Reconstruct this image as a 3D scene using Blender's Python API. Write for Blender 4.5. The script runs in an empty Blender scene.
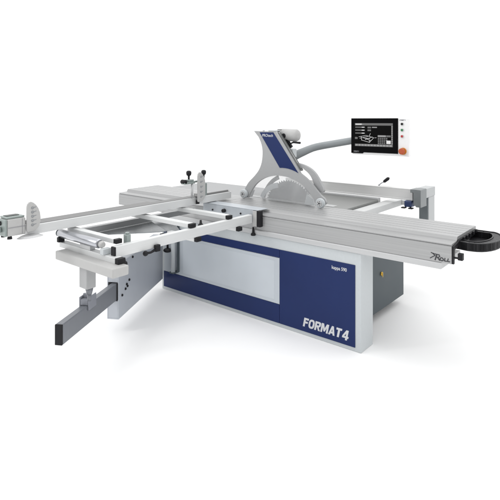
import bpy, bmesh, math
from mathutils import Vector, Matrix
R = math.radians
S = bpy.context.scene

# ---------------------------------------------------------------- camera
cam_d = bpy.data.cameras.new('camera'); cam = bpy.data.objects.new('camera', cam_d)
S.collection.objects.link(cam); S.camera = cam
cam_d.sensor_width = 36; cam_d.lens = 36*492/500; cam_d.shift_y = -130/500
cam_d.clip_end = 2000; cam_d.clip_start = .05
cam.location = (1.64, -3.255, 1.69)
cam.rotation_euler = (R(90), 0, math.atan2(.6352, .7723))
S.render.resolution_x = S.render.resolution_y = 1024
S.view_settings.view_transform = 'Standard'; S.view_settings.look = 'None'
S.view_settings.exposure = 0; S.view_settings.gamma = 1
# ---------------------------------------------------------------- studio surround
W = bpy.data.worlds.new('World'); S.world = W; W.use_nodes = True
nt = W.node_tree; nt.nodes.clear()
wo = nt.nodes.new('ShaderNodeOutputWorld'); bg = nt.nodes.new('ShaderNodeBackground')
tc = nt.nodes.new('ShaderNodeTexCoord'); dot = nt.nodes.new('ShaderNodeVectorMath'); dot.operation = 'DOT_PRODUCT'
dot.inputs[1].default_value = (-.42, .55, .72)      # bright towards the white backdrop and the ceiling, dimmer behind the camera
mr = nt.nodes.new('ShaderNodeMapRange'); mr.interpolation_type = 'SMOOTHSTEP'
mr.inputs['From Min'].default_value = -.75; mr.inputs['From Max'].default_value = .25
mr.inputs['To Min'].default_value = .42; mr.inputs['To Max'].default_value = 1.32
nt.links.new(tc.outputs['Generated'], dot.inputs[0]); nt.links.new(dot.outputs['Value'], mr.inputs['Value'])
nt.links.new(mr.outputs['Result'], bg.inputs['Strength']); nt.links.new(bg.outputs[0], wo.inputs[0])
bg.inputs['Color'].default_value = (1, 1, 1, 1)
def area(name, loc, target, size, power, sy=None, col=(1, 1, 1), spread=180):
    l = bpy.data.lights.new(name, 'AREA'); l.energy = power; l.size = size; l.color = col
    if sy: l.shape = 'RECTANGLE'; l.size_y = sy
    l.spread = R(spread); o = bpy.data.objects.new(name, l); S.collection.objects.link(o); o.location = loc
    o.rotation_euler = (Vector(target)-Vector(loc)).to_track_quat('-Z', 'Y').to_euler()
area('softbox', (-.8, .2, 5.0), (-.8, .4, 0), 6, 70, 5)
area('softbox', (3.8, -2.2, 3.2), (-.3, 0, .4), 1.6, 22, 2.2)
area('added_blade_highlight', (-2.6, -3.4, 2.6), (-1.05, .6, .9), .3, 26, 1.2)  # added lamp aimed at the blade to raise a wedge-shaped highlight on it

# ---------------------------------------------------------------- materials
def mat(name, col, rough=.5, metal=0, brush=None, bump=0, var=.0, scale=30, spec=.5, clear=0):
    m = bpy.data.materials.new(name); m.use_nodes = True; n = m.node_tree; b = n.nodes['Principled BSDF']
    b.inputs['Base Color'].default_value = (*col, 1); b.inputs['Roughness'].default_value = rough
    b.inputs['Metallic'].default_value = metal; b.inputs['Specular IOR Level'].default_value = spec
    b.inputs['Coat Weight'].default_value = clear
    t = n.nodes.new('ShaderNodeTexCoord'); mp = n.nodes.new('ShaderNodeMapping'); nz = n.nodes.new('ShaderNodeTexNoise')
    mp.inputs['Scale'].default_value = brush or (1, 1, 1); nz.inputs['Scale'].default_value = scale; nz.inputs['Detail'].default_value = 5
    n.links.new(t.outputs['Object'], mp.inputs['Vector']); n.links.new(mp.outputs[0], nz.inputs['Vector'])
    if var:
        mx = n.nodes.new('ShaderNodeMapRange'); mx.inputs['From Min'].default_value = .3; mx.inputs['From Max'].default_value = .7
        mx.inputs['To Min'].default_value = 1-var; mx.inputs['To Max'].default_value = 1+var
        hs = n.nodes.new('ShaderNodeHueSaturation'); hs.inputs['Color'].default_value = (*col, 1)
        n.links.new(nz.outputs['Fac'], mx.inputs['Value']); n.links.new(mx.outputs[0], hs.inputs['Value'])
        n.links.new(hs.outputs[0], b.inputs['Base Color'])
        r2 = n.nodes.new('ShaderNodeMapRange'); r2.inputs['To Min'].default_value = max(.02, rough-.1); r2.inputs['To Max'].default_value = rough+.1
        n.links.new(nz.outputs['Fac'], r2.inputs['Value']); n.links.new(r2.outputs[0], b.inputs['Roughness'])
    if bump:
        bp = n.nodes.new('ShaderNodeBump'); bp.inputs['Strength'].default_value = bump; bp.inputs['Distance'].default_value = .001
        n.links.new(nz.outputs['Fac'], bp.inputs['Height']); n.links.new(bp.outputs[0], b.inputs['Normal'])
    return m
def emit(name, v, col=(1, 1, 1)):
    m = bpy.data.materials.new(name); m.use_nodes = True; b = m.node_tree.nodes['Principled BSDF']
    b.inputs['Base Color'].default_value = (0, 0, 0, 1); b.inputs['Emission Color'].default_value = (*col, 1)
    b.inputs['Emission Strength'].default_value = v; b.inputs['Roughness'].default_value = .3; b.inputs['Specular IOR Level'].default_value = .05; return m
floor_m = mat('studio_white', (.92, .92, .92), .85, spec=.1, var=.004, scale=.7)
alu = mat('brushed_aluminium', (.50, .505, .51), .42, .35, (.6, 30, 30), .15, .05, 6)
alu_t = mat('ribbed_aluminium', (.365, .368, .37), .40, .35, (.12, 40, 40), .15, .14, 3)
alu_y = mat('rail_aluminium', (.62, .63, .63), .45, .2, (30, .6, 30), .1, .03, 6)
chrome = mat('polished_steel', (.46, .47, .50), .24, 1)
steel = mat('ground_cast_iron', (.23, .235, .23), .36, .5, (.5, 12, 12), .1, .08, 5)
blade_m = mat('saw_steel', (.30, .305, .305), .27, 1)
white = mat('white_paint', (.41, .41, .405), .45, 0, None, .12, .02, 40)
lgrey = mat('light_grey_paint', (.50, .53, .545), .42, 0, None, .15, .02, 60)
pgrey = mat('pale_grey_paint', (.345, .35, .355), .4, 0, None, .12, .02, 60)
wgrey = mat('window_grey_paint', (.49, .53, .57), .38, 0, None, .15, .025, 3)
bgrey = mat('blue_grey_paint', (.44, .465, .505), .42, 0, None, .15, .05, 3)
tgrey = mat('tube_grey_paint', (.17, .18, .20), .38, .2, (12, 12, .6), .1, .05, 5)
dgrey = mat('dark_grey_paint', (.068, .084, .094), .5, 0, None, .2, .05, 4, .25)
blue = mat('blue_paint', (.011, .024, .100), .42, spec=.2, metal=0, bump=.12, var=.04, scale=4)
black = mat('black_plastic', (.009, .009, .011), .5, 0, None, .2, .1, 40, .25)
bezel = mat('black_glass', (.002, .002, .0025), .12, 0, spec=.06)
rubber = mat('chain_plastic', (.016, .016, .018), .42, 0, None, .2, .1, 50, .3)
letter = mat('white_lettering', (.58, .59, .61), .4)
dletter = mat('black_lettering', (.03, .03, .035), .5)
gletter = mat('grey_lettering', (.25, .25, .27), .5)
brass = mat('brass', (.75, .52, .12), .3, .9)
red = mat('red_plastic', (.40, .02, .02), .35); green = mat('green_plastic', (.015, .16, .05), .35)
orange = mat('orange_red_plastic', (.42, .07, .015), .35); yellow = mat('yellow_ring', (.55, .20, .02), .4)
bclamp = mat('blue_clamp_paint', (.03, .05, .13), .35, .2, None, 0, .1, 40)
lcd = mat('lcd_glass', (.012, .02, .018), .3, spec=.15)
greeng = mat('grey_green_casting', (.25, .29, .28), .35, .3, None, .1, .06, 20)
clear = bpy.data.materials.new('clear_acrylic'); clear.use_nodes = True
cb = clear.node_tree.nodes['Principled BSDF']; cb.inputs['Base Color'].default_value = (.6, .61, .62, 1)
cb.inputs['Roughness'].default_value = .12; cb.inputs['Alpha'].default_value = .28
s_lo = emit('screen_grey', .17); s_md = emit('screen_light_grey', .34); s_hi = emit('screen_white', .8); s_dk = emit('screen_dark', .002)
bn = blade_m.node_tree; tg = bn.nodes.new('ShaderNodeTangent'); tg.direction_type = 'RADIAL'; tg.axis = 'Y'
bb = bn.nodes['Principled BSDF']; bb.inputs['Anisotropic'].default_value = .9; bb.inputs['Anisotropic Rotation'].default_value = .25; bn.links.new(tg.outputs[0], bb.inputs['Tangent'])

# ---------------------------------------------------------------- mesh helpers
class MB:
    def __init__(s): s.bm = bmesh.new(); s.mats = []; s.cur = 0
    def m(s, material):
        if material not in s.mats: s.mats.append(material)
        s.cur = s.mats.index(material); return s
    def _fin(s, faces, smooth=False):
        for f in faces: f.material_index = s.cur; f.smooth = smooth
    def box(s, x0, x1, y0, y1, z0, z1, bev=.003, seg=2, M=None):
        x0, x1 = sorted((x0, x1)); y0, y1 = sorted((y0, y1)); z0, z1 = sorted((z0, z1))
        t = bmesh.new(); bmesh.ops.create_cube(t, size=1)
        for v in t.verts: v.co = Vector(((x0+x1)/2+v.co.x*(x1-x0), (y0+y1)/2+v.co.y*(y1-y0), (z0+z1)/2+v.co.z*(z1-z0)))
        b = min(bev, .45*min(x1-x0, y1-y0, z1-z0))
        if b > 0: bmesh.ops.bevel(t, geom=t.edges[:], offset=b, segments=seg, affect='EDGES', profile=.5)
        return s.merge(t, M)
    def merge(s, t, M=None, smooth=False):
        if M: bmesh.ops.transform(t, matrix=M, verts=t.verts[:])
        vm = {v: s.bm.verts.new(v.co) for v in t.verts}
        fs = [s.bm.faces.new([vm[v] for v in f.verts]) for f in t.faces]
        s._fin(fs, smooth); t.free(); return s
    def prism(s, pts, axis, a, b, bev=0, M=None):
        """polygon pts (u,v) extruded along axis from a to b"""
        def co(u, v, w):
            return {'x': (w, u, v), 'y': (u, w, v), 'z': (u, v, w)}[axis]
        t = bmesh.new()
        A = [t.verts.new(co(u, v, a)) for u, v in pts]; B = [t.verts.new(co(u, v, b)) for u, v in pts]
        t.faces.new(A); t.faces.new(B[::-1]); n = len(pts)
        for i in range(n): t.faces.new([A[i], B[i], B[(i+1) % n], A[(i+1) % n]])
        bmesh.ops.recalc_face_normals(t, faces=t.faces[:])
        if bev:
            es = [e for e in t.edges if abs((e.verts[0].co-e.verts[1].co)['xyz'.index(axis)]) < 1e-6]
            bmesh.ops.bevel(t, geom=es, offset=bev, segments=2, affect='EDGES', profile=.5)
        return s.merge(t, M)
    def tube(s, pts, r, n=20, caps=True, round_end=0):
        P = [Vector(p) for p in pts]; rs = r if isinstance(r, (list, tuple)) else [r]*len(P); rings = []
        up = None
        for i, p in enumerate(P):
            d = ((P[min(i+1, len(P)-1)]-p).normalized() + (p-P[max(i-1, 0)]).normalized()).normalized()
            if up is None: up = Vector((0, 0, 1)) if abs(d.z) < .9 else Vector((1, 0, 0))
            a = d.cross(up).normalized(); b = a.cross(d).normalized()
            rings.append([s.bm.verts.new(p+a*rs[i]*math.cos(2*math.pi*k/n)+b*rs[i]*math.sin(2*math.pi*k/n)) for k in range(n)])
        fs = []
        for i in range(len(rings)-1):
            for k in range(n): fs.append(s.bm.faces.new([rings[i][k], rings[i][(k+1) % n], rings[i+1][(k+1) % n], rings[i+1][k]]))
        s._fin(fs, True)
        if caps: s._fin([s.bm.faces.new(rings[0][::-1]), s.bm.faces.new(rings[-1])])
        return s
    def disc(s, c, axis, r, h, n=24, bev=.25):
        """short round knob with softened rims"""
        c = Vector(c); d = {'x': Vector((1, 0, 0)), 'y': Vector((0, 1, 0)), 'z': Vector((0, 0, 1))}[axis]; b = min(r, h)*bev
        return s.tube([c-d*h/2, c-d*(h/2-.3*b), c-d*(h/2-b), c+d*(h/2-b), c+d*(h/2-.3*b), c+d*h/2], [r-b, r-.3*b, r, r, r-.3*b, r-b], n)
    def ball(s, c, r):
        t = bmesh.new(); bmesh.ops.create_uvsphere(t, u_segments=16, v_segments=10, radius=r)
        return s.merge(t, Matrix.Translation(c), True)
    def build(s, name, material, parent=None, label=None):
        if not s.mats: s.mats = [material]
        bmesh.ops.recalc_face_normals(s.bm, faces=s.bm.faces[:])
        me = bpy.data.meshes.new(name); s.bm.to_mesh(me); s.bm.free()
        for m in s.mats: me.materials.append(m)
        o = bpy.data.objects.new(name, me); S.collection.objects.link(o)
        if parent: o.parent = parent
        if label: o['label'] = label
        return o
def text(name, body, size, M, material, parent, shear=0, sx=1, off=0, space=1, ext=.0008):
    c = bpy.data.curves.new(name, 'FONT'); c.body = body; c.size = size; c.shear = shear; c.offset = off
    c.space_character = space; c.extrude = ext; c.resolution_u = 6
    t = bpy.data.objects.new(name, c); S.collection.objects.link(t)
    dg = bpy.context.evaluated_depsgraph_get(); me = bpy.data.meshes.new_from_object(t.evaluated_get(dg))
    bpy.data.objects.remove(t); bpy.data.curves.remove(c)
    me.transform(Matrix.Diagonal((sx, 1, 1, 1))); me.transform(M); me.materials.clear(); me.materials.append(material)
    me.name = name; o = bpy.data.objects.new(name, me); S.collection.objects.link(o); o.parent = parent; return o
def face_y(x, y, z): return Matrix.Translation((x, y, z)) @ Matrix.Rotation(R(90), 4, 'X')   # lettering on a face that looks towards -Y

# ---------------------------------------------------------------- floor
fl = MB(); fl.box(-300, 300, -300, 300, -.1, 0, 0); fo = fl.build('floor', floor_m); fo['kind'] = 'structure'

# ================================================================ THE SAW
saw = bpy.data.objects.new('panel_saw', None); S.collection.objects.link(saw)
saw['label'] = 'large blue and light grey sliding table panel saw standing on a white floor'
saw['category'] = 'panel saw'

# ---- front frame with blue panel
front = MB()
front.box(-2.18, 0, .002, .20, .0, .722, .005)
front = front.build('front_frame', lgrey, saw, 'light grey frame around the blue front panel')
bp = MB(); bp.box(-.722, -.045, -.004, .004, .031, .632, .002); bp.box(-2.151, -.7245, -.004, .004, .031, .184, .002)
bp.box(-2.151, -.7245, -.004, .004, .565, .632, .002)
bp = bp.build('front_panel', blue, front, 'blue front panel')
ip = MB(); ip.box(-2.150, -.7245, -.0025, .004, .187, .562, .002); ip.build('access_door', wgrey, front, 'plain grey rectangular door let into the blue panel')
ip = MB(); ip.box(-1.87, -.775, -.0045, -.0015, .215, .535, .0015); ip.build('door_inset', mat('door_inset_paint', (.53, .57, .61), .33, 0, None, .1, .03, 3), front)

# bold slanted lettering, drawn stroke by stroke
def glyphs(name, word, x0, z0, width, h, y, material, parent, shear=.22, st=.20):
    G = {  # polygons on a 0..1 grid
     'F': (.72, [[(0,0),(.28,0),(.28,1),(0,1)], [(.28,.78),(.72,.78),(.72,1),(.28,1)], [(.28,.40),(.64,.40),(.64,.61),(.28,.61)]]),
     'O': (.86, 'ring'),
     'R': (.84, [[(0,0),(.27,0),(.27,1),(0,1)], [(.27,.79),(.62,.79),(.80,.70),(.84,1-.12),(.74,.96),(.60,1),(.27,1)], [(.57,.79),(.57,.50),(.80,.52),(.84,.66),(.84,.88)],
               [(.27,.38),(.60,.38),(.80,.50),(.57,.58),(.27,.58)], [(.34,.38),(.60,.38),(.86,0),(.57,0)]]),
     'M': (1.06, [[(0,0),(.25,0),(.25,1),(0,1)], [(.81,0),(1.06,0),(1.06,1),(.81,1)], [(.25,1),(.25,.58),(.44,.14),(.53,.14),(.53,.5),(.32,1)],
                [(.81,1),(.81,.58),(.62,.14),(.53,.14),(.53,.5),(.74,1)]]),
     'A': (.92, [[(0,0),(.27,0),(.56,1),(.33,1)], [(.92,0),(.65,0),(.36,1),(.59,1)], [(.24,.18),(.68,.18),(.63,.38),(.29,.38)]]),
     'T': (.78, [[(.25,0),(.53,0),(.53,.78),(.25,.78)], [(0,.78),(.78,.78),(.78,1),(0,1)]]),
     '4': (.86, [[(.46,-.08),(.72,-.08),(.72,.74),(.46,.74)], [(.0,.14),(.86,.14),(.86,.34),(.0,.34)], [(0,.34),(.26,.34),(.68,1),(.40,1)], [(.46,.70),(.72,.70),(.72,1),(.66,1)]]),
     'L': (.66, [[(0,0),(.27,0),(.27,1),(0,1)], [(.27,0),(.66,0),(.66,.22),(.27,.22)]]), ' ': (.02, [])}
    tot = sum(G[c][0] for c in word)+.07*(len(word)-1); k = width/(tot); b = MB(); x = 0
    for i, c in enumerate(word):
        w, polys = G[c]
        if polys == 'ring':
            n = 20; e = lambda q, rx, rz: (w/2+rx*math.copysign(abs(math.cos(q))**.75, math.cos(q)), .5+rz*math.copysign(abs(math.sin(q))**.75, math.sin(q)))
            polys = []
            for j in range(n):
                q0, q1 = 2*math.pi*j/n, 2*math.pi*(j+1)/n
                polys.append([e(q0, w/2, .52), e(q1, w/2, .52), e(q1, w/2-.25, .30), e(q0, w/2-.25, .30)])
        for j, p in enumerate(polys):
            b.prism([(x0+(x+u)*k+shear*v*h, z0+v*h) for u, v in p], 'y', y-.0012-.0001*(j % 5), y+.001)
        x += w+.07
    return b.build(name, material, parent)
glyphs('lettering', 'FORMAT 4', -.496, .071, .395, .070, -.004, letter, front)
text('lettering', 'kappa 590', .036, face_y(-.238, -.0045, .572), letter, front, shear=0, sx=.86, off=.0004)

# ---- dark grey machine cabinet behind, with lock
cabo = MB(); cabo.box(-2.05, -.155, .205, 1.17, .075, .765, .006); cabo = cabo.build('cabinet', dgrey, saw, 'dark grey steel cabinet behind the front panel')
pl = MB(); pl.box(-1.98, -.24, .22, 1.10, .001, .08, .003); pl.build('plinth', black, cabo)
lk = MB(); lk.disc((-.149, .68, .385), 'x', .017, .010, 16); lk.box(-.1435, -.138, .677, .683, .358, .398, .001); lk.build('lock', brass, cabo)
sm = MB(); sm.box(-.1545, -.1525, .215, 1.16, .738, .741, 0); sm.build('panel_seam', black, cabo)

# ---- sliding table
def section():
    p = [(0, .765), (0, .879), (.008, .879), (.008, .886), (.0, .886), (.0, .892), (.105, .896), (.12, .919), (.13, .92)]
    for g in (.185, .25, .33, .405, .475):
        p += [(g, .92), (g+.001, .914), (g+.006, .914), (g+.007, .92)]
    p += [(.553, .92), (.556, .917), (.556, .888), (.12, .886), (.028, .872), (.028, .765)]
    return p
st = MB(); st.prism(section(), 'x', -2.90, .635); st.m(alu_t)
st.prism([(.029, .768), (.029, .870), (.12, .885), (.52, .887), (.52, .79), (.44, .768)], 'x', -2.885, .36)
sto = st.build('sliding_table', alu_t, saw, 'long ribbed aluminium sliding table')
ep = MB()
ep.prism([(.002, .766), (.002, .878), (.10, .890), (.12, .90), (.54, .90), (.54, .872), (.15, .865), (.030, .855), (.022, .766)], 'x', .636, .648)
for yy in (.20, .27, .34, .42, .49): ep.box(.6485, .660, yy-.014, yy+.014, .885, .908, .002)
ep.box(.6485, .69, .005, .018, .803, .813, .001); ep.box(.672, .702, .0, .035, .797, .840, .003)
ep.build('end_plate', black, sto, 'black end plate with a stop block')
fg = MB(); fg.prism([(-.012, .7235), (-.012, .756), (-.002, .763), (.40, .763), (.40, .7235)], 'x', -2.19, .572); fg.build('carrier_rail', alu, sto)
# low left lettering: a swash then ROLL
lg = MB(); Y0 = -.0012
def stroke(b, pts, wd, y=Y0):
    for i in range(len(pts)-1):
        a, c = Vector(pts[i]), Vector(pts[i+1]); d = (c-a).normalized(); n = Vector((-d.y, d.x))*wd/2; a2, c2 = a-d*wd*.3, c+d*wd*.3
        b.prism([tuple(a2+n), tuple(c2+n), tuple(c2-n), tuple(a2-n)], 'y', y-.0001*(i % 4), .001)
stroke(lg, [(.515, .819), (.534, .814), (.568, .812)], .006)
stroke(lg, [(.527, .814), (.541, .803), (.527, .795), (.509, .782)], .0055)
stroke(lg, [(.552, .812), (.541, .776)], .008); stroke(lg, [(.565, .812), (.571, .803), (.562, .795), (.549, .795)], .006); stroke(lg, [(.556, .795), (.570, .777)], .0075)
ring = [(.583+.0105*math.cos(q*.5236), .7865+.0095*math.sin(q*.5236)) for q in range(13)]; stroke(lg, ring, .0062)
for xx in (.600, .620): stroke(lg, [(xx+.004, .797), (xx, .779), (xx+.014, .779)], .0060)
bmesh.ops.translate(lg.bm, vec=(-.010, 0, 0), verts=lg.bm.verts[:]); lg.build('lettering', dletter, sto)

# ---- energy chain: a flat U loop of black links at the table end
ch = MB()
path = [(.600, .125), (.652, .122), (.70, .112), (.74, .120)] + [(  .750+.118*math.sin(q*math.pi/14)*1.0-.02, .345-.225*math.cos(q*math.pi/14)) for q in range(1, 14)] + [(.735, .560), (.69, .562), (.600, .560)]
def offs(path, o):
    res = []
    for i, p in enumerate(path):
        a = Vector(path[max(i-1, 0)]); c = Vector(path[min(i+1, len(path)-1)]); d = (c-a).normalized(); res.append((p[0]-d.y*o, p[1]+d.x*o))
    return res
outer = offs(path, 0); inner = offs(path, .062)
lip = offs(path, .008); lip2 = offs(path, .054)
for i in range(len(path)-1):
    ch.prism([outer[i], outer[i+1], lip[i+1], lip[i]], 'z', .838, .893)
    ch.prism([lip2[i], lip2[i+1], inner[i+1], inner[i]], 'z', .838, .893)
    a0, a1 = Vector(outer[i]), Vector(outer[i+1]); b0, b1 = Vector(inner[i]), Vector(inner[i+1])
    ch.prism([tuple(a0.lerp(a1, .04)), tuple(a0.lerp(a1, .96)), tuple(b0.lerp(b1, .96)), tuple(b0.lerp(b1, .04))], 'z', .844, .888)
ch.m(rubber)
ch.prism([inner[0]]+inner[1:-1]+[inner[-1]], 'z', .840, .848)
ch.build('energy_chain', rubber, saw, 'black looped energy chain at the end of the sliding table')

# ---- carriage plate on the slide in front of the outrigger
cp = MB(); cp.box(-1.58, -.985, -.020, -.001, .835, .925, .002); cp.box(-1.58, -.93, -.020, .11, .9255, .931, .002)
cpo = cp.build('carriage_plate', mat('carriage_paint', (.42, .45, .48), .4, .1, None, .1, .03, 20), saw, 'pale blue grey plate clamping the outrigger to the sliding table')
for x, z in ((-1.458, .876), (-1.124, .882)): b = MB(); b.disc((x, -.024, z), 'y', .008, .008, 12); b.build('bolt', black, cpo)
b = MB(); b.disc((-1.311, -.035, .886), 'y', .017, .03, 16); b.build('knob', black, cpo)
eb = MB(); eb.box(-.980, -.935, -.035, -.001, .795, .922, .002); eb.build('end_bracket', white, cpo)
eb = MB(); eb.box(-.934, -.897, -.040, -.001, .795, .930, .003); eb.build('bracket_cover', black, cpo)

# ---- cast iron saw table + extension
tb = MB(); tb.box(-1.60, -.415, .560, 1.19, .878, .920, .003); tb = tb.build('saw_table', steel, saw, 'ground grey cast iron saw table around the blade')
et = MB(); et.box(-2.66, -1.603, .560, 1.15, .882, .9195, .003); et.build('extension_leaf', mat('leaf_grey', (.33, .335, .34), .5, .1, None, .1, .03, 6, .3), tb)
it = MB(); it.box(-1.58, -.56, .575, .66, .915, .9222, .001); it.build('blade_insert', alu, tb)
it = MB(); it.box(-1.42, -.74, .613, .6165, .921, .9226, 0); it.build('blade_slot', black, tb)

# ---- saw blade and riving knife
bl = MB(); c0 = Vector((-1.05, .600, .845)); r0 = .275; teeth = 60; pts = []
for k in range(teeth):
    q = 2*math.pi*k/teeth; st_ = 2*math.pi/teeth
    for dq, rr in ((0, r0), (.30, r0-.003), (.36, r0-.014), (.75, r0-.013)):
        pts.append((c0.x+rr*math.cos(q+dq*st_), c0.z+rr*math.sin(q+dq*st_)))
bl.prism(pts, 'y', .5985, .6015); bmesh.ops.translate(bl.bm, vec=-c0, verts=bl.bm.verts[:]); bl = bl.build('saw_blade', blade_m, saw, 'round toothed steel saw blade'); bl.location = c0
hub = MB(); hub.disc((c0.x, .594, c0.z), 'y', .05, .009, 32); hub.build('flange', alu, saw, 'round clamping flange of the blade')
rk = MB(); arc = [(c0.x+.295*math.cos(a), c0.z+.295*math.sin(a)) for a in [R(v) for v in range(178, 108, -6)]]
arc2 = [(c0.x+.335*math.cos(a), c0.z+.335*math.sin(a)) for a in [R(v) for v in range(112, 182, 6)]]
rk.prism(arc+arc2, 'y', .5985, .6015); rk.build('riving_knife', blade_m, saw)

# ---- blade guard
def crom(p, n=4):
    res = []
    for i in range(len(p)-1):
        a, b, c, d = [Vector(p[min(max(k, 0), len(p)-1)]) for k in (i-1, i, i+1, i+2)]
        for j in range(n):
            t = j/n; res.append(tuple(.5*((2*b)+(c-a)*t+(2*a-5*b+4*c-d)*t*t+(3*b-a-3*c+d)*t**3)))
    return res+[tuple(p[-1])]
gd = MB()
outl = [(-1.357, 1.583), (-1.300, 1.527), (-1.266, 1.461), (-1.252, 1.385), (-1.262, 1.289), (-1.297, 1.21), (-1.357, 1.143), (-1.428, 1.078), (-1.478, 1.005), (-1.505, .955),
        (-1.470, .930), (-1.425, .932), (-1.408, .975), (-1.357, 1.046), (-1.310, 1.090), (-1.259, 1.123), (-1.200, 1.148), (-1.139, 1.163), (-1.075, 1.171), (-1.012, 1.171),
        (-.945, 1.162), (-.879, 1.143), (-.820, 1.117), (-.761, 1.079), (-.722, 1.042), (-.688, 1.003), (-.665, .955), (-.630, .938), (-.575, .950), (-.556, .975), (-.575, 1.010),
        (-.598, 1.024), (-.647, 1.069), (-.707, 1.128), (-.765, 1.175), (-.822, 1.209), (-1.095, 1.583)]
outl = outl[:1]+crom(outl[1:10])+outl[10:12]+crom(outl[12:27])+crom(outl[27:-2])+outl[-2:]
gd.prism(outl, 'y', .45, .474); gd.prism([(-1.30, 1.560), (-1.262, 1.461), (-1.248, 1.385), (-1.258, 1.289), (-1.28, 1.235), (-1.1, 1.21), (-.845, 1.225), (-1.099, 1.578)], 'y', .4742, .535, .003)
gd.prism([(-1.505, .955), (-1.478, 1.005), (-1.45, 1.04), (-1.40, 1.00), (-1.43, .935), (-1.465, .933)], 'y', .4742, .52, .003); gd = gd.build('blade_guard', pgrey, saw, 'tall grey arched blade guard with a blue stripe')
bs = MB(); bs.prism([(-1.286, 1.572), (-1.124, 1.574), (-.842, 1.211), (-.875, 1.225), (-.912, 1.236), (-.945, 1.243), (-.979, 1.247), (-1.015, 1.248), (-1.048, 1.246)], 'y', .4465, .4525)
bs.build('blue_stripe', blue, gd, 'slanted dark blue panel on the guard')
text('lettering', 'PROtech', .036, face_y(-1.255, .4462, 1.532), letter, gd, shear=.1, sx=.98, off=.0003)
ed = MB()
def strip(b, y0, y1, o, wd, z0=1.575, z1=1.235):
    x = lambda z: -1.095+(1.583-z)*(.27/.358)+o
    b.prism([(x(z0), z0), (x(z0)+wd, z0), (x(z1)+wd, z1), (x(z1), z1)], 'y', y0, y1)
strip(ed, .470, .482, .0, .004); strip(ed, .505, .512, 0, .004); ed.build('edge_slot', mat('slot_grey', (.08, .085, .08), .5), gd)
for nm, x in (('guard_wheel', -1.471), ('guard_wheel', -.603)):
    w = MB(); w.disc((x, .436, .967), 'y', .044, .026, 32, .2); w.disc((x, .420, .967), 'y', .038, .006, 32); w = w.build(nm, lgrey, saw, 'small grey guide wheel at the foot of the guard')
    w2 = MB(); w2.m(alu); w2.disc((x, .4150, .967), 'y', .027, .006, 24); w2.m(dletter); w2.disc((x, .4105, .967), 'y', .0075, .005, 12)
    for a in range(5): w2.disc((x+.018*math.cos(a*1.2566), .4115, .967+.018*math.sin(a*1.2566)), 'y', .0032, .004, 8)
    w2.build('wheel_hub', alu, w)
iw = MB()
for yy in (.455,):
    iw.prism(crom([(-1.425, .935), (-1.408, .975), (-1.357, 1.046), (-1.259, 1.123), (-1.139, 1.163), (-1.012, 1.171), (-.879, 1.143), (-.761, 1.079), (-.688, 1.003), (-.668, .935)]), 'y', yy, yy+.003)
iw.build('guard_window', clear, gd, 'clear plastic window in the arch of the guard')
ia = MB(); a_ = [(-1.05+.265*math.cos(R(v)), .90+.205*math.sin(R(v))) for v in range(165, 95, -7)]; b_ = [(-1.05+.225*math.cos(R(v)), .90+.155*math.sin(R(v))) for v in range(102, 170, 7)]
ia.prism(a_+b_, 'y', .485, .495); ia.build('chip_deflector', lgrey, gd)
ia = MB(); ia.prism([(-.80, .93), (-.70, .93), (-.72, .985), (-.78, 1.02)], 'y', .485, .51, .004)
ia.build('chip_deflector', lgrey, gd)
ra = MB()
RA = [(-.949, 1.31), (-.882, 1.295), (-.828, 1.284), (-.778, 1.267), (-.738, 1.246), (-.702, 1.217), (-.672, 1.181), (-.646, 1.141), (-.610, 1.075), (-.62, 1.05), (-.690, 1.047), (-.708, 1.089), (-.715, 1.13), (-.742, 1.182), (-.774, 1.215), (-.806, 1.236), (-.843, 1.252), (-.915, 1.21)]
RA = crom(RA[:10])+crom(RA[10:]); ra.prism(RA, 'y', .50, .53); ra.prism([(-.80, 1.10), (-.765, 1.08), (-.69, 1.03), (-.70, 1.01), (-.78, 1.05)], 'y', .4745, .4995, .003)
ra.build('rear_arm', pgrey, gd)
du = MB(); du.tube([(-1.12, .585, 1.548), (-1.115, .585, 1.548), (-.955, .585, 1.545), (-.938, .585, 1.544), (-.930, .585, 1.544)], [.03, .058, .058, .048, .02], 28)
du.build('extraction_spout', white, gd, 'white round spout behind the guard top')
dk = MB(); dk.box(-1.155, -1.10, .55, .62, 1.50, 1.60, .006); dk.disc((-1.06, .53, 1.542), 'y', .022, .02, 20)
M_ = Matrix.Translation((-1.03, .56, 1.475)) @ Matrix.Rotation(R(53), 4, 'Y'); dk.box(-.055, .055, -.015, .015, -.016, .016, .003, M=M_)
dk.tube([(-1.0, .56, 1.47), (-.95, .53, 1.483), (-.87, .52, 1.480)], [.006, .009, .010], 12)
dk.build('clamp_lever', black, gd, 'black clamping lever')
sp = MB(); sp.tube([(-1.25, .465, 1.5835), (-1.25, .465, 1.593)], .010, 12); sp.build('guard_screw', lgrey, gd)
sp = MB(); sp.box(-1.19, -1.10, .455, .53, 1.5835, 1.594, .004); sp.build('guard_cap', lgrey, gd)
sp = MB(); sp.box(-1.02, -.96, .5355, .60, 1.34, 1.42, .006); sp.build('hinge_block', lgrey, gd)

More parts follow.
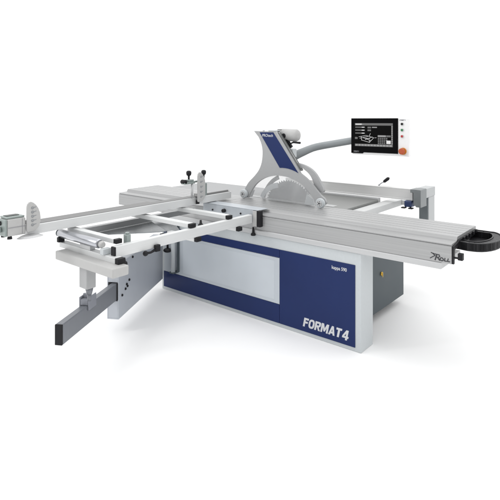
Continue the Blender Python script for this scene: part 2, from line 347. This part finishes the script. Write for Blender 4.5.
# ---- control arm and panel
ca = MB(); ca.tube([(-1.10, .62, 1.30), (-1.075, .66, 1.325), (-1.02, .72, 1.362), (-.955, .79, 1.402), (-.925, .82, 1.418), (-.89, .845, 1.430), (-.84, .87, 1.442), (-.60, .965, 1.490), (-.40, 1.03, 1.525)], [.048, .046, .041, .037, .036, .0355, .035, .034, .034], 24)
ca.build('control_arm', mat('arm_grey', (.24, .26, .27), .4, .1, None, .05, .02, 10), saw, 'grey bent tube carrying the control panel')
cn = MB(); cn.box(-.545, .0, .905, .945, 1.372, 1.705, .006); cn.box(-.50, -.30, .945, .99, 1.45, 1.60, .01)
cn = cn.build('control_panel', mat('panel_white', (.78, .78, .78), .4, 0, None, .1, .01, 20), saw, 'touch screen control panel with a row of buttons')
bz = MB(); bz.prism([(-.551, 1.390), (-.551, 1.706), (-.098, 1.706), (-.098, 1.393), (-.425, 1.393), (-.435, 1.383), (-.551, 1.383)], 'y', .898, .9045, .001); bz.build('screen_bezel', bezel, cn, 'glossy black screen surround')
sc = MB()
sx = lambda p: -.551+(p-351.4)*(.453/46.8); sz = lambda p: 1.706-(p-118.6)*(.313/33.3)
lay = [0]
def rect(m, a, b, c, d):
    lay[0] += 1; sc.m(m); y = .8976-.00002*lay[0]; sc.prism([(sx(a), sz(d)), (sx(c), sz(d)), (sx(c), sz(b)), (sx(a), sz(b))], 'y', y, .8985)
rect(s_dk, 355.2, 123.2, 393.6, 146)
rect(s_lo, 355.4, 123.4, 393.4, 125.6); rect(s_hi, 356, 123.9, 362.5, 124.9); rect(s_md, 363, 124.2, 364, 124.8)
rect(s_lo, 355.4, 143.6, 393.4, 145.9)
for k in range(12): rect(s_md, 356+3.1*k, 144.0, 358.4+3.1*k, 145.5)
rect(s_lo, 392.0, 125.6, 393.4, 143.6)
for k in range(9): rect(s_md, 392.2, 126.2+1.95*k, 393.2, 127.5+1.95*k)
for k in range(3): rect(s_lo, 355.8, 126.8+2.9*k, 365.8, 127.9+2.9*k); rect(s_hi, 362.5, 127+2.9*k, 365.2, 127.7+2.9*k)
for k in range(2): rect(s_lo, 368.5, 126.8+2.7*k, 372, 128.4+2.7*k)
rect(s_md, 373, 126.9, 378, 127.9)
rect(s_md, 378.8, 134.9, 386.8, 136.6); rect(s_lo, 387.2, 134.9, 391.4, 136.6)
for i in range(5):
    for j in range(4):
        if not (i == 4 and j >= 2): rect(s_lo, 378.9+1.95*i, 137.3+1.6*j, 380.4+1.95*i, 138.4+1.6*j)
rect(s_hi, 387.3, 139.8, 391.4, 143.0); rect(s_lo, 355.5, 137, 358.2, 139)
sc.m(s_hi)   # line drawing of the machine
def sl(p, q, w=.0013):
    lay[0] += 1; a = Vector((sx(p[0]), sz(p[1]))); c = Vector((sx(q[0]), sz(q[1]))); d = (c-a).normalized(); n = Vector((-d.y, d.x))*w
    sc.prism([tuple(a+n), tuple(c+n), tuple(c-n), tuple(a-n)], 'y', .8976-.00002*lay[0], .8985)
for p, q in [((359.5, 136.8), (367, 135.3)), ((360.5, 138.2), (369, 136.2)), ((367, 135.3), (374.8, 137.4)), ((362, 139.8), (370.5, 142)), ((370.5, 142), (374.8, 137.4)), ((362, 136.4), (362.5, 139.8)),
             ((364, 137.6), (372, 140.2)), ((366, 139.5), (373.5, 136.6)), ((371.5, 133.2), (370.2, 136)), ((375.5, 137.5), (377.5, 137.3)), ((370.5, 142), (370.3, 140)), ((366.5, 138), (371, 138.4))]: sl(p, q)
sc.build('display', s_dk, cn, 'lit screen with grey fields, keypad and machine drawing')
for m, z, lb in ((black, 124.0, 'dark round button'), (green, 129.6, 'green round button'), (red, 135.4, 'red round button')):
    bt = MB(); bt.m(mat('button_ring', (.6, .6, .6), .3, .8)) ; bt.disc((-.060, .901, sz(z)), 'y', .0135, .010, 20); bt.m(m); bt.disc((-.060, .894, sz(z)), 'y', .0105, .010, 20); bt.build('button', m, cn, lb)
es = MB(); es.m(yellow); es.disc((-.052, .900, sz(149.3)), 'y', .031, .010, 28); es.m(orange); es.tube([(-.052, .897, sz(149.3)), (-.052, .880, sz(149.3)), (-.052, .876, sz(149.3)), (-.052, .864, sz(149.3)), (-.052, .860, sz(149.3))], [.016, .016, .027, .027, .021], 24)
es.build('emergency_stop', orange, cn, 'orange red mushroom stop button')
text('lettering', 'FORMAT 4', .020, face_y(-.525, .8972, 1.393), gletter, cn, shear=.2, sx=.55, off=.0003)
text('lettering', 'FORMAT 4', .018, face_y(-.085, .9042, 1.683), gletter, cn, shear=.2, sx=.62, off=.0003)

# ---- rip fence rail, support frame
rf = MB(); rf.prism([(1.25, .938), (1.25, .950), (1.252, .953), (1.252, 1.035), (1.25, 1.037), (1.25, 1.042), (1.256, 1.046), (1.33, 1.046), (1.335, 1.04), (1.335, .938)], 'x', -1.55, -.105)
rf = rf.build('rip_fence_rail', mat('rail_silver', (.66, .66, .655), .42, .2, (.6, 30, 30), .1, .04, 6), saw, 'aluminium rail along the far side of the saw table')
rb = MB(); rb.box(-1.55, -.42, 1.192, 1.249, .893, .935, .003); rb.build('rail_support', alu, rf)
lv = MB(); lv.m(chrome); lv.tube([(-.46, 1.29, 1.046), (-.43, 1.29, 1.072), (-.40, 1.285, 1.088)], .006, 12); lv.m(black); lv.tube([(-.405, 1.286, 1.085), (-.395, 1.284, 1.092), (-.355, 1.276, 1.122), (-.343, 1.274, 1.130)], [.008, .015, .016, .008], 16); lv.build('handle', black, rf, 'black grip on a thin steel lever')
cm = MB(); cm.box(-.172, -.100, 1.215, 1.30, .878, .937, .010); cm.build('rail_clamp', bclamp, rf, 'blue clamp block under the rail end')
cf = MB(); 
for x in (-.172, -.104): cf = MB(); cf.box(x-.020, x+.020, 1.19, 1.235, .866, .8775, .004); cf.build('clamp_foot', black, rf)
bk = MB(); bk.prism([(-.103, 1.050), (-.060, 1.052), (-.008, 1.050), (-.004, 1.044), (-.004, .890), (-.050, .890), (-.055, .905), (-.072, .905), (-.075, 1.02), (-.103, 1.02)], 'y', 1.19, 1.34, .003)
bk.build('rail_bracket', mat('bracket_grey', (.19, .205, .21), .4, .3, None, .1, .04, 20), rf, 'mid grey end bracket of the rail')
fr = MB(); fr.box(-.118, -.026, 1.46, 1.62, .40, .952, .004); fr.box(-.70, -.119, 1.50, 1.60, .42, .50, .004); fr.box(-.70, -.60, 1.171, 1.499, .42, .50, .004); fr.box(-.120, -.022, 1.345, 1.625, .9525, 1.040, .004); fr.box(-.112, -.075, 1.345, 1.459, .905, .9515, .003)
fr = fr.build('support_leg', mat('leg_grey', (.40, .415, .42), .4, 0, None, .1, .02, 20), saw, 'light grey upright leg at the far corner')
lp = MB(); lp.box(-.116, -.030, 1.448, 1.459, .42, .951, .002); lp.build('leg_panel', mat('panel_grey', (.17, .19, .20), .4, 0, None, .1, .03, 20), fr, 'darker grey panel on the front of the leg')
cb_ = MB(); cb_.box(-.409, -.300, .560, 1.50, .842, .900, .004); cb_.box(-.299, -.119, 1.47, 1.51, .850, .895, .003); cb_.build('cross_beam', alu_y, saw, 'pale beam joining the saw table to the far leg')

# ---- crosscut fence with stops
fx0, fx1 = -1.60, -1.515
cf = MB()
cf.prism([(fx1, .938), (fx1, .998), (fx1-.004, 1.002), (fx0+.004, 1.002), (fx0, .998), (fx0, .938)], 'y', -1.70, .295)
fence = cf.build('crosscut_fence', alu_y, saw, 'long pale aluminium crosscut fence reaching over the outrigger')
cg = MB(); cg.box(fx0-.075, fx0-.001, -1.69, -.60, .950, 1.000, .003); cg.box(fx0-.001, fx1-.006, -1.690, .285, 1.0025, 1.005, .001)
cg.build('fence_scale', mat('scale_grey', (.15, .15, .15), .42, .4, (40, .5, 40), .1, .06, 6), fence, 'darker grey scale strip along the fence top')
ec = MB(); ec.box(fx0+.002, fx1-.002, .295, .298, .940, 1.000, .001); ec.build('end_cap', lgrey, fence)
def flip_stop(y, top, x=-1.475, lb=None):
    b = MB(); lo = .965
    b.prism([(y-.040, lo), (y-.046, lo+.01), (y-.046, top-.035), (y-.042, top-.015), (y-.032, top-.003), (y-.018, top), (y-.002, top-.008), (y+.015, top-.024), (y+.030, top-.046), (y+.041, top-.075), (y+.046, top-.11), (y+.046, lo+.06), (y+.035, lo+.03), (y+.01, lo+.004)], 'x', x, x+.012, .002)
    b.box(x-.06, x, y-.03, y+.03, 1.008, 1.035, .003)
    o = b.build('flip_stop', white, saw, lb)
    k = MB()
    for i in range(5):
        z = lo+.045+(top-lo-.085)*i/4; k.disc((x+.0125, y-.010, z), 'x', .009, .003, 14, 0); k.prism([(y-.004, z-.004), (y+.016, z+.002), (y+.016, z+.006), (y-.004, z+.004)], 'x', x+.0115, x+.0132)
    k.build('stop_holes', mat('hole_grey', (.25, .26, .27), .5), o)
    return o
flip_stop(-1.675, 1.160, -1.492, 'white flip stop with a row of holes at the measuring head')
fs = flip_stop(-.150, 1.228, -1.480, 'white flip stop with a row of holes and black knobs')
def part(name, m, parent, f, lb=None):
    b = MB(); f(b); return b.build(name, m, parent, lb)
def ballknob(c, r, ln):
    def f(b):
        b.tube([(c[0], c[1], c[2]-r), (c[0], c[1], c[2]-r*.8), (c[0], c[1], c[2]-r*.2), (c[0], c[1], c[2]+r*.5), (c[0], c[1], c[2]+r*.9), (c[0], c[1], c[2]+r)], [r*.45, r*.8, r, r, r*.7, r*.3], 18)
        b.tube([(c[0], c[1], c[2]-r-.001), (c[0], c[1], c[2]-r-ln)], [r*.42, r*.36], 12)
    return f
part('knob', black, fs, ballknob((-1.535, -.245, 1.220), .023, .03))
part('knob', black, fs, ballknob((-1.50, -.095, 1.218), .022, .06))
part('knob', black, fs, lambda b: b.tube([(-1.56, -.31, 1.150), (-1.552, -.31, 1.150), (-1.508, -.31, 1.150), (-1.50, -.31, 1.150)], [.014, .020, .020, .014], 14))
part('knob', black, fs, lambda b: b.tube([(-1.50, -.17, .975), (-1.50, -.17, .945)], .016, 14))
part('clamp_body', greeng, fs, lambda b: (b.box(-1.55, -1.50, -.325, -.20, 1.128, 1.150, .004), b.box(-1.55, -1.50, -.275, -.215, 1.1505, 1.166, .004), b.tube([(-1.53, -.20, 1.140), (-1.53, -.09, 1.140)], .009, 12)))
part('clamp_post', alu, fs, lambda b: (b.tube([(-1.515, -.225, 1.127), (-1.515, -.225, 1.004)], .010, 12), b.tube([(-1.54, -.205, 1.127), (-1.54, -.205, 1.004)], .007, 12)))
part('clamp_block', greeng, fs, lambda b: b.box(-1.545, -1.495, -.095, -.055, 1.006, 1.120, .005))
rl = MB(); rl.box(-1.548, -1.528, -.02, .27, 1.0025, 1.020, .003); rl.build('scale_strip', mat('scale_dark', (.22, .22, .22), .4), fence)

mh = MB()
mh.box(-1.60, -1.495, -1.836, -1.722, .955, 1.063, .006)
mh = mh.build('measuring_head', white, saw, 'white digital length reader at the outer end of the fence')
h2 = MB(); h2.box(-1.60, -1.505, -1.838, -1.724, 1.0635, 1.076, .004); h2.box(-1.598, -1.50, -1.850, -1.8365, .955, 1.062, .004); h2.build('reader_housing', greeng, mh)
h3 = MB(); h3.box(-1.585, -1.535, -1.825, -1.745, 1.0762, 1.079, .001); h3.build('display', lcd, mh, 'dark numeric display window')
h3 = MB(); h3.box(-1.4945, -1.492, -1.834, -1.724, 1.008, 1.011, 0); h3.box(-1.4945, -1.493, -1.745, -1.743, .962, 1.06, 0); h3.build('housing_seam', gletter, mh)
h4 = MB(); h4.tube([(-1.515, -1.815, .954), (-1.515, -1.815, .936)], [.012, .016], 14); h4.build('foot', black, mh)
h4 = MB(); h4.tube([(-1.57, -1.83, .954), (-1.57, -1.83, .943)], .014, 14); h4.build('foot', black, mh)
h4 = MB(); h4.disc((-1.565, -1.8535, 1.035), 'y', .014, .006, 16); h4.build('socket', black, mh)
h5 = MB(); h5.disc((-1.56, -1.862, .995), 'y', .018, .022, 20); h5.build('adjuster', greeng, mh)
h6 = MB(); t_ = bmesh.new(); bmesh.ops.create_cone(t_, cap_ends=True, segments=28, radius1=.085, radius2=.06, depth=.012); h6.merge(t_, Matrix.Translation((-1.48, -1.70, .940)) @ Matrix.Diagonal((.6, 1.0, 1, 1)), False); h6.build('stop_shoe', alu, mh)

# ---- outrigger table
OX0, OX1 = -1.70, -1.00
og = MB(); og.box(-1.022, -.978, -1.398, -.042, .822, .892, .003); og = og.build('outrigger_rail', alu_y, saw, 'pale aluminium rail on the near edge of the outrigger table')
e = MB(); e.box(-1.020, -.980, -1.409, -1.399, .825, .889, .003); e.build('end_cap', black, og)
og2 = MB(); og2.box(-1.74, -1.69, -1.36, -.03, .822, .868, .003); og2 = og2.build('outrigger_rail', mat('rail_grey', (.27, .275, .28), .35, .4, (30, .6, 30), .1, .05, 6), saw, 'grey rail on the far edge of the outrigger table')
def bar(y, z0, z1, x0, x1, w, lb=None, cap=.030):
    b = MB(); b.box(x0, x1, y-w/2, y+w/2, z0, z1, .003); o = b.build('crossbar', alu_y, saw, lb)
    c = MB(); c.box(x1+.0005, x1+cap, y-w/2+.001, y+w/2-.001, z0+.001, z1-.001, .003); c.build('end_cap', black, o); return o
bar(-1.345, .8935, .925, -1.60, -1.050, .050)
bar(-.715, .8935, .925, -1.71, -1.020, .058)
bar(-.305, .8935, .925, -1.70, -1.020, .055)
bar(-.675, .785, .8205, -1.30, -1.000, .05)
bar(-.215, .785, .8205, -1.25, -.990, .05)
bar(-1.405, .795, .833, -1.60, -.945, .055, cap=.036)
# roller
ro = MB(); ro.m(chrome); ro.tube([(-1.600, -1.425, .893), (-1.592, -1.425, .893), (-1.125, -1.425, .893), (-1.115, -1.425, .893)], [.026, .030, .030, .026], 28)
ro = ro.build('roller', chrome, saw, 'shiny steel support roller at the outer end')
r1 = MB(); r1.tube([(-1.115, -1.425, .893), (-1.100, -1.425, .893), (-1.094, -1.425, .893), (-1.076, -1.425, .893)], [.018, .018, .024, .016], 20); r1.build('roller_pin', white, ro)
r2 = MB(); r2.box(-1.598, -1.572, -1.452, -1.405, .8335, .868, .003); r2.build('roller_bracket', black, ro)
r2 = MB(); r2.tube([(-1.612, -1.425, .893), (-1.601, -1.425, .893)], .027, 24); r2.build('roller_end', dgrey, ro)
r3 = MB(); r3.box(-1.34, -1.22, -1.43, -1.39, .8335, .862, .002); r3.build('roller_mount', alu, ro)
r3 = MB(); r3.box(-1.085, -1.05, -1.445, -1.385, .8335, .872, .003); r3.build('roller_mount', lgrey, ro)
k = MB(); k.box(-1.060, -1.0225, -1.285, -1.250, .870, .940, .005); k.tube([(-1.041, -1.267, .939), (-1.041, -1.267, .951)], .013, 12); k.build('clamp_block', greeng, saw, 'small grey clamp on the rail corner')
# knobs under and between the rails
def knob(x, y, z, r=.02, up=.03, lb=None):
    b = MB(); b.tube([(x, y, z), (x, y, z+.004), (x, y, z+.018), (x, y, z+.024), (x, y, z+.026+up)], [r*.8, r, r*.9, r*.5, r*.35], 14); b.build('knob', black, saw, lb)
knob(-1.085, -.545, .862, .022, .025, 'black knob between the two crossbars'); knob(-.985, -.02, .712, .022, .045, 'black knob below the end bracket')
knob(-.955, -1.355, .772, .022, .02, 'black knob under the outer rail corner')
lv = MB(); lv.ball((-.955, -1.186, .809), .018); lv.tube([(-.955, -1.186, .809), (-.957, -1.14, .806), (-.96, -1.09, .818)], [.009, .008, .010], 12); lv.box(-.975, -.950, -1.10, -1.06, .800, .846, .004); lv.build('clamp_lever', black, saw, 'black cranked clamping lever under the rail')
ov = MB(); t_ = bmesh.new(); bmesh.ops.create_uvsphere(t_, u_segments=18, v_segments=10, radius=1); ov.merge(t_, Matrix.Translation((-2.0, -.085, .43)) @ Matrix.Diagonal((.042, .042, .022, 1)), True); ov.tube([(-2.0, -.085, .43), (-2.0, -.085, .62)], .010, 10); ov.build('star_knob', black, saw, 'oval black knob on the hinge post')
tp = MB(); tp.prism([(-1.716, -1.165), (-1.40, -.770), (-1.343, -.673), (-1.93, -.42), (-1.95, -.49)], 'z', .806, .814, .002)
tp.prism([(-1.93, -.42), (-1.33, -.64), (-1.30, -.56), (-1.36, -.52), (-1.86, -.20)], 'z', .790, .800, .002)
tp.build('swivel_plate', mat('swivel_steel', (.25, .265, .275), .3, .7, (4, 4, 4), .05, .06, 4), saw, 'flat grey triangular swivel plate under the crossbars')
tc_ = MB(); tc_.box(-1.39, -1.335, -.70, -.56, .765, .7895, .003); tc_.build('plate_clamp', dgrey, saw, 'dark clamp under the swivel plate')

# ---- beam, pillar, telescopic arm, boom, hinge
bm_ = MB(); bm_.box(-1.525, -.862, -1.505, -1.385, .737, .797, .009, 3)
bm_ = bm_.build('outrigger_beam', white, saw, 'thick white square beam carrying the roller end')
pi = MB(); pi.box(-1.285, -1.195, -1.47, -1.40, .590, .736, .006); pi.build('pillar', pgrey, bm_, 'short grey upright under the beam')
pn = MB(); pn.tube([(-1.235, -1.425, .545), (-1.235, -1.425, .592)], [.018, .028], 14); pn.tube([(-1.235, -1.425, .50), (-1.235, -1.425, .547)], .013, 12); pn.build('pivot_pin', tgrey, bm_)
# frame along the arm: local +X runs outward from the boom, local +Y to its right side
u = Vector((.4967, -.8679, 0)); v = Vector((.8679, .4967, 0))
AM = Matrix(((u.x, v.x, 0, -1.634), (u.y, v.y, 0, -.915), (0, 0, 1, 0), (0, 0, 0, 1)))
bo = MB(); bo.box(-1.02, 0, -.004, .004, .113, .552, .002, M=AM)          # the face towards the camera, then the folded sides
bo.box(-1.02, 0, -.090, -.004, .542, .552, .002, M=AM); bo.box(-1.02, 0, -.092, -.084, .113, .552, .002, M=AM)
bo.box(-1.02, 0, -.084, -.004, .113, .123, .002, M=AM); bo.box(-.008, 0, -.084, -.004, .123, .258, .002, M=AM); bo.box(-.008, 0, -.084, -.004, .405, .542, .002, M=AM)
bo = bo.build('swing_boom', bgrey, saw, 'deep grey sheet metal boom hinged to the cabinet corner')
for a, z in ((-.045, .515), (-.062, .285), (-.125, .315), (-.165, .325), (-.15, .345), (-.20, .365), (-.27, .535)):
    bt = MB(); bt.tube([AM @ Vector((a, .0045, z)), AM @ Vector((a, .012, z)), AM @ Vector((a, .014, z))], [.010, .010, .007], 12); bt.build('bolt', black, bo)
ar = MB(); ar.box(-.35, .785, -.060, -.008, .266, .398, .006, 3, M=AM); ar = ar.build('telescopic_arm', tgrey, saw, 'dark grey telescopic rectangular arm')
e = MB(); e.box(.786, .800, -.060, -.008, .266, .398, .005, M=AM); e.build('end_cap', black, ar)
e = MB(); e.box(-.03, .006, -.074, -.0595, .26, .404, .003, M=AM); e.box(.001, .012, -.007, .000, .266, .40, .002, M=AM); e.build('guide_shoe', black, bo)
SA, SB = .365, .475
sh = MB(); sh.box(SA, SB, -.072, -.061, .365, .455, .003, M=AM); sh.box(SA, SB, -.0075, .003, .365, .455, .003, M=AM); sh.box(SA, SB, -.0605, -.008, .3995, .440, .003, M=AM)
sh.box(SA+.06, SA+.075, -.0605, -.008, .4405, .470, .002, M=AM)
sh.build('rider_shoe', mat('shoe_grey', (.23, .24, .27), .4, .2, None, .1, .04, 20), ar, 'grey saddle block riding on the arm')
hp = MB(); hp.tube([(-1.955, -.055, .222), (-1.955, -.055, .70)], .022, 24); hp = hp.build('hinge_post', lgrey, saw, 'upright grey hinge tube at the cabinet corner')
hq = MB(); hq.box(-1.930, -1.920, -.03, -.003, .215, .70, .002); hq.box(-1.99, -1.9305, -.075, -.0045, .208, .2215, .002); hq.build('hinge_bracket', dgrey, hp)
